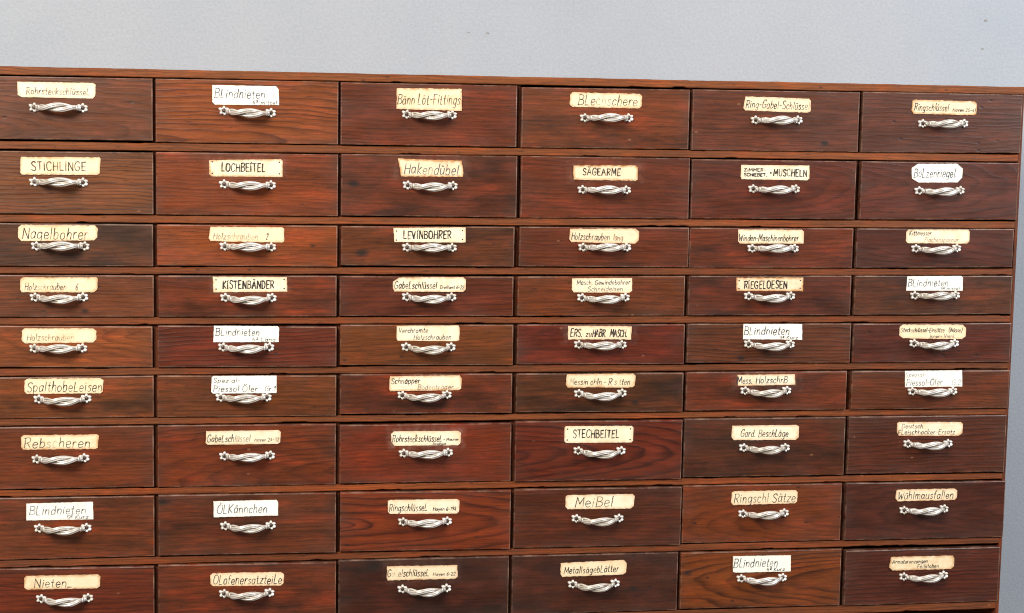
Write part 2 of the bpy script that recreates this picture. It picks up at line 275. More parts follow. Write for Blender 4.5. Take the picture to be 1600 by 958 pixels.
# ------------------------------------------------------------------ handwriting: single-stroke letters drawn as ink lines
GLYPH_TXT = """
A 6;L 0,0 3,10 6,0|L 1.1,3.6 4.9,3.6
B 5.5;L 0.6,0 0.6,10|S 0,10 3,10 4.8,9 4.6,6.8 3,5.5 1.5,5.4|S 1.5,5.4 3.6,5.2 5.4,3.8 5.2,1.2 3,0 -.2,0
C 5.3;S 5.2,8.3 4,10 1.6,9.6 .2,7 .2,3 1.6,.4 4,0 5.2,1.8
D 5.4;L .5,0 .5,10|S 0,10 3,9.8 5,7.5 5.2,4 4,1 0,0
E 4.8;L 4.6,10 .4,10|L .4,10 .4,0|L .4,0 4.8,0|L .4,5.2 4,5.2
F 4.6;L 4.8,10 .4,10|L .4,10 .4,0|L .4,5.2 3.8,5.2
G 5.8;S 5.2,8.5 4,10 1.6,9.5 .2,6.8 .2,3 1.6,.3 4,.2 5.4,2 5.4,4.4|L 3.2,4.4 5.6,4.4
H 5.5;L .3,0 .3,10|L 5.2,0 5.2,10|L .3,5.2 5.2,5.2
I 1.2;L .6,0 .6,10
Í 1.6;L .6,0 .6,8.6|L .3,9.8 1.8,11.4
J 3;S 2.4,10 2.4,2 1.4,.1 .2,.8
K 5;L .4,0 .4,10|L 4.8,10 .6,4.8|L .6,4.8 5,0
L 4.4;L .4,10 .4,0|L .4,0 4.4,0
M 7;L .2,0 .8,10|L .8,10 3.5,3|L 3.5,3 6.2,10|L 6.2,10 6.8,0
N 5.8;L .4,0 .4,10|L .4,10 5.4,0|L 5.4,0 5.4,10
O 6;S 3,10 .9,9 .1,5 .9,1 3,0 5.1,1 5.9,5 5.1,9 3,10
P 5;L .5,0 .5,10|S 0,10 3,10 4.8,9 4.8,6.6 3,5 .6,4.8
R 5.4;L .5,0 .5,10|S -.3,9.6 3,10 4.8,9 4.7,6.6 3,5 .8,4.8|L 2.2,4.9 5.2,0
S 5;S 4.7,8.4 3.6,9.9 1.6,9.7 .5,8 1.2,6.2 3.6,4.6 4.8,2.8 4.2,.7 2.2,0 .2,1.4
T 5.2;L 0,10 5.2,10|L 2.6,10 2.6,0
U 5.4;S .4,10 .4,3.2 1.2,.6 2.7,0 4.2,.6 5,3.2 5,10
V 5.6;L .2,10 2.8,0|L 2.8,0 5.4,10
W 7.6;L .2,10 1.9,0|L 1.9,0 3.8,7|L 3.8,7 5.7,0|L 5.7,0 7.4,10
Z 5;L .2,10 4.8,10|L 4.8,10 .2,0|L .2,0 5,0
a 4.6;S 4,4.8 2.8,6 1,5.4 .3,2.8 1,.4 2.4,.2 3.8,2.4 4.1,5.8|L 4.1,5.8 3.9,1.2 4.6,.1
b 4.4;L .5,10 .4,.2|S .4,3.6 1.6,5.8 3.4,5.8 4.2,3.4 3.4,.6 1.8,0 .4,.8
c 3.8;S 3.6,4.8 2.4,6 .8,5.2 .3,2.8 1,.4 2.4,0 3.8,1
d 4.6;S 4,4.4 2.8,5.9 1,5.2 .3,2.8 1,.3 2.4,.1 4,2|L 4.2,10 4.1,0
e 4.2;S .4,3 3.8,3.3 3.4,5.4 2,6 .6,4.8 .3,2.4 1.2,.2 2.8,0 4.1,1.2
f 3;S 3.2,9.2 2.2,10 1.4,8.8 1.3,5 1.2,0|L .2,5.8 2.8,5.8
g 4.6;S 4,4.8 2.8,6 1,5.4 .3,3 1,.8 2.4,.6 4,2.6|S 4.2,5.9 4.1,.5 3.6,-2.4 2,-3 .6,-2.2
h 4.4;L .5,10 .4,0|S .4,3.4 1.8,5.8 3.4,5.6 3.9,3.6 3.9,0
i 1.6;L .8,5.8 .7,0|L .9,8.0 1,8.6
k 4.2;L .5,10 .4,0|L 3.8,6.2 .6,2.8|L .6,2.8 4,0
l 1.6;L .8,10 .7,0
ł 2.8;S .9,10 .7,4 .8,.6 1.6,0 2.7,.6
m 6.8;L .4,6 .4,0|S .4,3.6 1.6,5.8 3,5.4 3.3,3.4 3.3,0|S 3.3,3.6 4.6,5.8 6,5.4 6.3,3.4 6.4,0
n 4.4;L .4,6 .4,0|S .4,3.6 1.8,5.8 3.4,5.5 3.9,3.4 4,0
o 4.4;S 2.2,6 .8,5.2 .3,3 .9,.6 2.2,0 3.6,.8 4.1,3 3.5,5.3 2.2,6
p 4.4;L .4,6 .4,-3|S .4,3.6 1.7,5.9 3.5,5.6 4.2,3.2 3.3,.5 1.8,.1 .4,1
r 3.2;L .5,6 .5,0|S .5,3.4 1.4,5.4 2.4,6 3.2,5.4
s 3.6;S 3.3,5.2 2.2,6 .8,5.4 .8,4.1 2.4,3 3.4,1.8 2.8,.3 1.4,0 .3,.9
t 3;S 1.5,9 1.3,4 1.3,1 2,.1 3,.7|L .1,6 2.8,6
u 4.4;S .5,6 .4,1.6 1.4,.1 3,.8 3.9,2.6|L 4,6 3.9,1 4.4,0
v 4;L .2,6 2,0|L 2,0 3.9,6
w 6;L .2,6 1.6,0|L 1.6,0 3,5|L 3,5 4.4,0|L 4.4,0 5.9,6
y 4.2;L .3,6 2.2,.6|L 4,6 1.4,-3
z 4;L .3,5.9 3.7,5.9|L 3.7,5.9 .2,.1|L .2,.1 4,.1
0 4.6;S 2.3,10 .7,8.8 .2,5 .8,1.2 2.3,0 3.8,1.2 4.4,5 3.8,8.8 2.3,10
1 2.6;L .2,7.5 1.8,10|L 1.8,10 1.8,0
2 4.6;S .3,8 1.4,9.9 3.4,9.7 4.2,7.6 3,4.4 .2,.1|L .2,.1 4.6,.1
3 4.4;S .4,9 2,10 4,9 3.6,6.4 1.8,5.4 3.8,4.8 4.3,2.2 3,.2 .2,.8
4 4.8;L 2.4,10 .2,3.6|L .2,3.6 4.8,3.6|L 3.4,6 3.3,0
5 4.4;L 4.2,10 1,10|L 1,10 .7,5.6|S .7,5.6 2.8,6.2 4.3,4.4 3.9,1.4 2,0 .2,.9
6 4.4;S 3.6,10 1.4,7 .4,3 1.4,.3 3.2,.2 4.2,2.4 3.2,4.8 1.6,4.8 .5,3
9 4.4;S 4,8 2.6,10 .8,9 .5,6.8 1.8,5.4 3.6,6.2 4,8 3.6,3 2,0
² 3.4;S .2,9.2 1,10.6 2.6,10 2.4,8.4 .2,6.2|L .2,6.2 3,6.2|L 0,4.2 3.2,4.2
½ 4.6;L .6,9 1.4,10|L 1.4,10 1.4,6|L .2,1 4,8.6|S 2.6,3.4 3.6,4 4,2.8 2.6,.2|L 2.6,.2 4.4,.2
. 1.6;L .4,.1 .9,.3
- 3.4;L .3,4.4 3,4.4
• 2.6;S 1.3,5.4 .7,4.8 1.3,4.2 1.9,4.8 1.3,5.4|L .9,4.8 1.7,4.8
( 2.2;S 2,11 .6,8 .4,4 1,0 2,-2
) 2.2;S .2,11 1.6,8 1.8,4 1.2,0 .2,-2
_ 4;L 0,-.2 4,-.3
"""
GLYPHS = {}
for ln in GLYPH_TXT.strip().split('\n'):
    ch = ln[0]; wd, body = ln[2:].split(';')
    GLYPHS[ch] = (float(wd), [(s.strip()[0], [tuple(float(q) for q in p.split(',')) for p in s.strip()[1:].split()]) for s in body.split('|')])
for ch, (base, dy) in {'ä': ('a', 7.8), 'ö': ('o', 7.8), 'ü': ('u', 7.8), 'Ä': ('A', 11.4), 'Ö': ('O', 11.6), 'Ü': ('U', 11.4)}.items():
    wd, st = GLYPHS[base]
    GLYPHS[ch] = (wd, st + [('L', [(wd * .33, dy), (wd * .33 + .1, dy + .8)]), ('L', [(wd * .68, dy), (wd * .68 + .1, dy + .8)])])
def catmull(pts, k=5):
    P = [pts[0]] + list(pts) + [pts[-1]]; out = []
    for i in range(1, len(P) - 2):
        a, b, c, d = P[i - 1], P[i], P[i + 1], P[i + 2]
        for j in range(k):
            t = j / k
            out.append(tuple(0.5 * (2 * b[q] + (c[q] - a[q]) * t + (2 * a[q] - 5 * b[q] + 4 * c[q] - d[q]) * t * t + (3 * b[q] - a[q] - 3 * c[q] + d[q]) * t ** 3) for q in (0, 1)))
    out.append(pts[-1]); return out
def write(bm, ink_layer, text, x0, x1, yb, cap, width, ink, slant, rnd, state, faint=''):
    """Letters between x0 and x1 on the base line yb; ink is an attribute so that faded letters let the card show."""
    gap = 2.0 if slant < .05 else 1.5
    total = sum((GLYPHS[c][0] + gap) if c != ' ' else 3.2 for c in text) - gap
    x1 -= max(0.0, slant) * cap
    sx = (x1 - x0) / total; sy = cap / 10.0; px = 0.0
    lvl = 1.0; state[0] += 1
    for gi, c in enumerate(text):
        if c == ' ': px += 3.2; continue
        wd, strokes = GLYPHS[c]
        lvl = 0.6 * lvl + 0.4 * rnd.uniform(0.78, 1.2)
        a = ink * lvl
        if gi < len(faint): a *= int(faint[gi]) / 9
        jr = rnd.uniform(-.045, .045); jy = rnd.uniform(-.35, .35); js = rnd.uniform(.93, 1.06)
        for typ, pts in strokes:
            sw = width * rnd.uniform(.78, 1.28)
            q = [(p[0] + rnd.uniform(-.14, .14), p[1] * js + rnd.uniform(-.14, .14) + jy) for p in pts]
            q = catmull(q) if typ == 'S' else [tuple(q[i][d] + (q[i + 1][d] - q[i][d]) * t / 3 for d in (0, 1)) for i in range(len(q) - 1) for t in range(3)] + [q[-1]]
            w2 = [(x0 + (px + u) * sx + v * (slant + jr) * sy, yb + v * sy) for u, v in q]
            state[0] += 1; yy = -0.00012 - 0.000004 * (state[0] % 9)
            prev = None; n = len(w2)
            for i in range(n):
                a0 = w2[max(0, i - 1)]; a1 = w2[min(n - 1, i + 1)]
                dx, dy = a1[0] - a0[0], a1[1] - a0[1]; l = math.hypot(dx, dy) or 1e-9
                hw = sw * 0.5 * (0.6 if i == n - 1 else 1.0) * (1.15 - .35 * i / n) * rnd.uniform(.88, 1.12)
                nx, ny = -dy / l * hw, dx / l * hw
                e = -width * .35 if i == 0 else (width * .35 if i == n - 1 else 0)
                cx, cy = w2[i][0] + dx / l * e, w2[i][1] + dy / l * e
                v0 = bm.verts.new((cx + nx, yy, cy + ny)); v1 = bm.verts.new((cx - nx, yy, cy - ny))
                k = max(0.0, min(1.0, a * rnd.uniform(.85, 1.1)))
                v0[ink_layer] = k; v1[ink_layer] = k
                if prev: bm.faces.new((prev[0], prev[1], v1, v0))
                prev = (v0, v1)
        px += wd + gap

# ------------------------------------------------------------------ measured layout (metres from the cabinet's upper left)
ZR = [0.0, -.08203, -.09484, -.17650, -.18916, -.24385, -.25608, -.31083, -.32301, -.37808, -.39021, -.44490, -.45644, -.53954, -.55129, -.63399, -.64618, -.72913]
# (row, column): left, right, corner deviations in mm (upper left, upper right, lower left, lower right), label outline, handle ends
LAY = {
(1,1):(0.0030,0.2378,[-0.8, -0.0, 1.0, 1.6],[(0.068, -0.0075), (0.1624, -0.0073), (0.1659, -0.0092), (0.1652, -0.0239), (0.1622, -0.0272), (0.0731, -0.0269), (0.0683, -0.024)],(0.0885,-0.0401,0.1496,-0.0396)),
(1,2):(0.2414,0.4783,[0.0, 0.5, -0.2, -0.0],[(0.3142, -0.0069), (0.3965, -0.007), (0.3999, -0.0112), (0.4005, -0.0314), (0.3175, -0.0323), (0.3141, -0.0287)],(0.3286,-0.0400,0.3907,-0.0417)),
(1,3):(0.4812,0.7172,[-0.1, 0.0, 0.2, -0.1],[(0.555, -0.0066), (0.6418, -0.0058), (0.6419, -0.0349), (0.5549, -0.034)],(0.5687,-0.0409,0.6293,-0.0405)),
(1,4):(0.7237,0.9559,[-1.9, -0.9, -0.7, 0.0],[(0.7895, -0.0106), (0.7925, -0.0075), (0.8854, -0.0079), (0.8886, -0.0109), (0.8883, -0.0247), (0.8853, -0.0275), (0.7929, -0.027), (0.7892, -0.024)],(0.8099,-0.0417,0.8713,-0.0407)),
(1,5):(0.9602,1.1989,[-0.4, 0.2, -1.3, -0.6],[(1.0345, -0.0087), (1.125, -0.01), (1.1279, -0.0129), (1.1278, -0.0271), (1.1241, -0.0293), (1.0346, -0.0278), (1.032, -0.0249)],(1.0498,-0.0408,1.1103,-0.0398)),
(1,6):(1.2033,1.4387,[1.2, 1.6, -1.1, 1.0],[(1.2755, -0.0103), (1.2786, -0.0087), (1.3662, -0.0096), (1.3702, -0.0131), (1.3697, -0.0273), (1.3656, -0.0288), (1.2779, -0.0282), (1.2745, -0.0238)],(1.2918,-0.0417,1.3524,-0.0405)),
(2,1):(0.0030,0.2381,[-1.2, -0.9, 0.0, 0.3],[(0.0712, -0.1034), (0.1697, -0.1027), (0.1716, -0.1049), (0.1701, -0.1231), (0.1668, -0.1254), (0.0726, -0.1259), (0.0704, -0.1237)],(0.0878,-0.1354,0.1489,-0.1354)),
(2,2):(0.2415,0.4783,[0.0, -0.3, 0.1, -0.5],[(0.3098, -0.1046), (0.4029, -0.1021), (0.4052, -0.1043), (0.4053, -0.1256), (0.3131, -0.1258), (0.3098, -0.123)],(0.3288,-0.1358,0.3909,-0.1363)),
(2,3):(0.4824,0.7190,[0.6, 0.7, 0.7, -0.7],[(0.5574, -0.0992), (0.5994, -0.1005), (0.6432, -0.1011), (0.6458, -0.1176), (0.645, -0.123), (0.5621, -0.123)],(0.5704,-0.1348,0.6322,-0.1348)),
(2,4):(0.7245,0.9587,[1.3, 0.6, -0.9, -0.5],[(0.7962, -0.1059), (0.8817, -0.1049), (0.8855, -0.1073), (0.8853, -0.124), (0.8823, -0.1256), (0.7966, -0.125), (0.7957, -0.1113)],(0.8093,-0.1385,0.8701,-0.1385)),
(2,5):(0.9615,1.1972,[-0.3, -0.4, 0.0, 0.1],[(1.0309, -0.1023), (1.1285, -0.102), (1.1292, -0.1199), (1.1261, -0.1223), (1.0322, -0.1218), (1.0305, -0.118)],(1.0490,-0.1350,1.1095,-0.1345)),
(2,6):(1.2045,1.4379,[-0.3, 0.1, 0.2, 1.2],[(1.2781, -0.1033), (1.2874, -0.0977), (1.3449, -0.097), (1.3533, -0.1039), (1.3529, -0.116), (1.3462, -0.1231), (1.2886, -0.1237), (1.2788, -0.1183)],(1.2898,-0.1354,1.3515,-0.1342)),
(3,1):(0.0030,0.2374,[0.4, -0.3, -0.6, -0.6],[(0.0668, -0.1942), (0.0709, -0.1905), (0.1634, -0.1911), (0.167, -0.1956), (0.1661, -0.2063), (0.1619, -0.2105), (0.0706, -0.2118), (0.0663, -0.2073)],(0.0881,-0.2185,0.1509,-0.2182)),
(3,2):(0.2424,0.4780,[-0.3, -0.5, 0.5, -0.6],[(0.3116, -0.1918), (0.4054, -0.1921), (0.4077, -0.1941), (0.4075, -0.2107), (0.4046, -0.2122), (0.3116, -0.2106), (0.3091, -0.2069)],(0.3293,-0.2177,0.3913,-0.2183)),
(3,3):(0.4829,0.7167,[-0.9, -0.4, 1.4, 0.2],[(0.5524, -0.192), (0.6496, -0.1905), (0.6499, -0.2105), (0.6463, -0.2111), (0.554, -0.2106)],(0.5707,-0.2181,0.6321,-0.2181)),
(3,4):(0.7238,0.9605,[-0.3, -0.1, 0.5, -0.4],[(0.7934, -0.1915), (0.8846, -0.1909), (0.8894, -0.1946), (0.8891, -0.2069), (0.8845, -0.2115), (0.7954, -0.2098), (0.7922, -0.2058)],(0.8120,-0.2170,0.8721,-0.2168)),
(3,5):(0.9615,1.1968,[-0.2, 0.4, -0.9, -0.4],[(1.0299, -0.1913), (1.1209, -0.191), (1.1242, -0.1937), (1.1242, -0.2103), (1.033, -0.2107), (1.0304, -0.2077)],(1.0509,-0.2175,1.1110,-0.2170)),
(3,6):(1.2015,1.4350,[0.4, 1.6, -0.3, 1.1],[(1.2742, -0.1929), (1.2773, -0.1898), (1.3655, -0.1893), (1.3683, -0.1923), (1.368, -0.2061), (1.3649, -0.2092), (1.2765, -0.209), (1.2738, -0.2059)],(1.2890,-0.2165,1.3497,-0.2157)),
(4,1):(0.0030,0.2379,[-0.1, -0.4, 0.0, -0.4],[(0.0686, -0.2615), (0.0713, -0.2593), (0.1642, -0.2588), (0.1664, -0.2605), (0.1654, -0.2747), (0.1613, -0.2784), (0.0697, -0.2784), (0.0678, -0.2747)],(0.0859,-0.2852,0.1483,-0.2849)),
(4,2):(0.2437,0.4773,[-0.4, -0.5, -0.4, -0.1],[(0.3143, -0.2577), (0.4113, -0.2582), (0.412, -0.2775), (0.3151, -0.2784)],(0.3303,-0.2856,0.3920,-0.2856)),
(4,3):(0.4813,0.7167,[-0.7, -1.3, 0.4, -0.4],[(0.5525, -0.2643), (0.5606, -0.2585), (0.647, -0.2578), (0.651, -0.2611), (0.6509, -0.2748), (0.6473, -0.2778), (0.5547, -0.2773), (0.5526, -0.2733)],(0.5714,-0.2848,0.6321,-0.2848)),
(4,4):(0.7226,0.9568,[-1.0, 0.0, -0.1, -0.3],[(0.7974, -0.2594), (0.8813, -0.2587), (0.8818, -0.2763), (0.8784, -0.279), (0.8, -0.2784), (0.7974, -0.2747)],(0.8111,-0.2861,0.8726,-0.2855)),
(4,5):(0.9613,1.1964,[0.2, 1.2, 0.1, -0.1],[(1.029, -0.2581), (1.1256, -0.2574), (1.1257, -0.2768), (1.0299, -0.2762)],(1.0469,-0.2837,1.1087,-0.2834)),
(4,6):(1.2017,1.4369,[0.9, 1.6, 0.2, 1.0],[(1.2787, -0.2559), (1.3591, -0.2552), (1.3615, -0.2576), (1.3617, -0.2761), (1.278, -0.2761)],(1.2902,-0.2832,1.3523,-0.2826)),
(5,1):(0.0030,0.2359,[0.9, -1.1, 1.6, -0.6],[(0.0693, -0.3293), (0.0723, -0.3259), (0.1595, -0.3262), (0.1641, -0.3296), (0.1635, -0.341), (0.1593, -0.3447), (0.0729, -0.3455), (0.0691, -0.342)],(0.0845,-0.3523,0.1460,-0.3521)),
(5,2):(0.2426,0.4777,[0.3, -1.9, -0.4, -0.6],[(0.3156, -0.3229), (0.3993, -0.3238), (0.4013, -0.3261), (0.4007, -0.3449), (0.315, -0.3449)],(0.3274,-0.3518,0.3888,-0.3516)),
(5,3):(0.4826,0.7176,[0.5, -0.2, 1.0, -0.6],[(0.5582, -0.3239), (0.6418, -0.3236), (0.6437, -0.3266), (0.6433, -0.3435), (0.6391, -0.345), (0.5599, -0.344), (0.5584, -0.3416)],(0.5721,-0.3526,0.6315,-0.3529)),
(5,4):(0.7232,0.9581,[0.1, 0.0, 0.3, -0.6],[(0.7932, -0.3247), (0.8821, -0.3255), (0.8816, -0.3436), (0.7936, -0.3432)],(0.8094,-0.3507,0.8686,-0.3510)),
(5,5):(0.9617,1.1991,[0.5, 0.5, 1.3, -0.3],[(1.0414, -0.3227), (1.1265, -0.3229), (1.1274, -0.3452), (1.0415, -0.3439)],(1.0492,-0.3509,1.1106,-0.3512)),
(5,6):(1.2023,1.4383,[-0.1, 0.4, -0.3, -0.9],[(1.2707, -0.3273), (1.2753, -0.3243), (1.3641, -0.3245), (1.3692, -0.3292), (1.3692, -0.341), (1.3635, -0.3453), (1.2762, -0.3437), (1.2703, -0.3396)],(1.2920,-0.3511,1.3534,-0.3511)),
(6,1):(0.0030,0.2372,[-0.3, 0.5, -0.3, -0.0],[(0.0717, -0.395), (0.075, -0.3924), (0.1686, -0.3923), (0.1727, -0.395), (0.1712, -0.4102), (0.1684, -0.4122), (0.0747, -0.4121), (0.0715, -0.4093)],(0.0897,-0.4194,0.1503,-0.4189)),
(6,2):(0.2417,0.4778,[0.8, -0.8, -0.4, -1.4],[(0.3155, -0.3903), (0.398, -0.3904), (0.398, -0.4137), (0.3141, -0.4138), (0.3121, -0.4115), (0.3127, -0.392)],(0.3245,-0.4194,0.3852,-0.4194)),
(6,3):(0.4827,0.7172,[1.1, -0.1, 1.6, 0.4],[(0.5498, -0.3921), (0.6443, -0.3916), (0.6474, -0.3959), (0.6467, -0.4098), (0.6431, -0.4119), (0.55, -0.4123), (0.5485, -0.4089)],(0.5668,-0.4183,0.6272,-0.4179)),
(6,4):(0.7228,0.9579,[-0.1, -0.6, 0.9, -0.4],[(0.7931, -0.3915), (0.886, -0.3909), (0.8893, -0.3941), (0.8881, -0.4078), (0.8849, -0.4103), (0.7944, -0.4098), (0.7918, -0.4058)],(0.8109,-0.4184,0.8702,-0.4180)),
(6,5):(0.9622,1.1955,[0.1, -0.1, 0.7, -0.4],[(1.0351, -0.3943), (1.1185, -0.3938), (1.1197, -0.4088), (1.0365, -0.4096)],(1.0468,-0.4167,1.1074,-0.4166)),
(6,6):(1.2026,1.4392,[-0.2, -0.3, -0.4, -0.5],[(1.2806, -0.3903), (1.3664, -0.39), (1.3675, -0.4134), (1.2819, -0.4136)],(1.2925,-0.4199,1.3542,-0.4198)),
(7,1):(0.0030,0.2368,[0.3, -0.1, 0.4, 0.5],[(0.0663, -0.4693), (0.0699, -0.4668), (0.1637, -0.4672), (0.1657, -0.4692), (0.1641, -0.4851), (0.1608, -0.4865), (0.0691, -0.4863), (0.0661, -0.4823)],(0.0865,-0.4993,0.1468,-0.4985)),
(7,2):(0.2418,0.4778,[0.1, -0.7, -0.4, -1.5],[(0.3055, -0.4647), (0.401, -0.4645), (0.4039, -0.4671), (0.4031, -0.4812), (0.3997, -0.4833), (0.3069, -0.4828), (0.3046, -0.4805)],(0.3296,-0.4990,0.3896,-0.4987)),
(7,3):(0.4827,0.7178,[-2.6, -2.4, 0.3, -0.2],[(0.5521, -0.4719), (0.5566, -0.4682), (0.6439, -0.4688), (0.6479, -0.4716), (0.6472, -0.4856), (0.6442, -0.4886), (0.5568, -0.488), (0.5528, -0.4827)],(0.5707,-0.4987,0.6298,-0.4983)),
(7,4):(0.7227,0.9587,[0.1, -0.9, -0.9, -2.2],[(0.7931, -0.4635), (0.8857, -0.4643), (0.8883, -0.4666), (0.8882, -0.4852), (0.886, -0.4876), (0.7936, -0.487), (0.7913, -0.4844), (0.7912, -0.4657)],(0.8118,-0.4982,0.8707,-0.4988)),
(7,5):(0.9615,1.1962,[0.7, 0.7, 0.8, 0.5],[(1.03, -0.4661), (1.1234, -0.466), (1.1273, -0.4682), (1.1272, -0.4837), (1.1226, -0.4873), (1.0328, -0.4864), (1.0296, -0.4823)],(1.0473,-0.4976,1.1088,-0.4982)),
(7,6):(1.2010,1.4377,[1.6, 1.6, 1.6, 0.8],[(1.2726, -0.4654), (1.2752, -0.4638), (1.3678, -0.4646), (1.3712, -0.4672), (1.3712, -0.4807), (1.3655, -0.4847), (1.276, -0.4835), (1.2726, -0.4784)],(1.2895,-0.4955,1.3506,-0.4955)),
(8,1):(0.0030,0.2371,[0.8, -0.1, 0.2, 0.2],[(0.072, -0.5584), (0.1574, -0.5578), (0.1577, -0.5814), (0.0717, -0.581)],(0.0881,-0.5921,0.1487,-0.5926)),
(8,2):(0.2422,0.4783,[1.2, 0.3, 1.3, 0.2],[(0.3147, -0.5597), (0.3984, -0.5592), (0.4004, -0.5619), (0.4005, -0.5804), (0.3152, -0.5809)],(0.3309,-0.5937,0.3907,-0.5938)),
(8,3):(0.4839,0.7182,[0.2, -1.0, 1.0, -0.6],[(0.5484, -0.5635), (0.553, -0.5623), (0.6437, -0.5628), (0.6468, -0.5654), (0.6461, -0.5804), (0.643, -0.5829), (0.5517, -0.5816), (0.5486, -0.5784)],(0.5695,-0.5932,0.6302,-0.5932)),
(8,4):(0.7229,0.9605,[-0.2, -0.7, -0.1, -1.6],[(0.7952, -0.562), (0.7983, -0.5605), (0.8898, -0.5606), (0.8928, -0.5638), (0.8918, -0.5775), (0.8878, -0.5812), (0.7981, -0.5804), (0.7946, -0.5765)],(0.8111,-0.5939,0.8705,-0.5946)),
(8,5):(0.9627,1.1953,[0.5, -0.3, 0.7, -0.1],[(1.0331, -0.562), (1.0368, -0.5599), (1.1269, -0.56), (1.1296, -0.5632), (1.1291, -0.5763), (1.126, -0.5787), (1.0359, -0.5797), (1.0326, -0.5759)],(1.0505,-0.5927,1.1106,-0.5924)),
(8,6):(1.2008,1.4418,[0.2, -0.9, -0.2, -1.0],[(1.2757, -0.5634), (1.2779, -0.5616), (1.3643, -0.5619), (1.3677, -0.5645), (1.3676, -0.5752), (1.3645, -0.5783), (1.2787, -0.5786), (1.2752, -0.5744)],(1.2880,-0.5920,1.3494,-0.5910)),
(9,1):(0.0030,0.2366,[1.4, -0.9, 0.2, 0.0],[(0.0679, -0.6588), (0.0707, -0.6556), (0.1635, -0.6561), (0.1663, -0.6591), (0.1656, -0.6717), (0.1619, -0.6746), (0.0713, -0.6741), (0.0677, -0.6711)],(0.0897,-0.6872,0.1500,-0.6875)),
(9,2):(0.2417,0.4790,[0.8, -1.1, 0.2, 0.0],[(0.3102, -0.6609), (0.3137, -0.658), (0.4044, -0.6589), (0.4088, -0.662), (0.4083, -0.674), (0.4045, -0.6775), (0.3136, -0.6758), (0.3108, -0.6728)],(0.3294,-0.6867,0.3886,-0.6869)),
(9,3):(0.4823,0.7173,[1.6, 1.2, 0.2, 0.0],[(0.5484, -0.6549), (0.645, -0.6558), (0.6459, -0.6722), (0.6422, -0.6747), (0.5495, -0.6744), (0.5479, -0.6706)],(0.5696,-0.6872,0.6308,-0.6876)),
(9,4):(0.7220,0.9583,[1.6, 0.4, 0.2, 0.0],[(0.7903, -0.657), (0.8801, -0.6548), (0.884, -0.6594), (0.8837, -0.6722), (0.8796, -0.6753), (0.7929, -0.6765), (0.7903, -0.6723)],(0.8081,-0.6875,0.8681,-0.6875)),
(9,5):(0.9624,1.1982,[-0.4, -0.5, 1.6, -0.4],[(1.0374, -0.6531), (1.1224, -0.6539), (1.1233, -0.6772), (1.0422, -0.6766), (1.0381, -0.6756)],(1.0505,-0.6856,1.1115,-0.6857)),
(9,6):(1.2041,1.4386,[-3.4, -3.2, -1.6, -1.9],[(1.2725, -0.6602), (1.3658, -0.6603), (1.3683, -0.6642), (1.3683, -0.6763), (1.3642, -0.68), (1.275, -0.6796), (1.2699, -0.6754)],(1.2924,-0.6896,1.3534,-0.6887)),
}
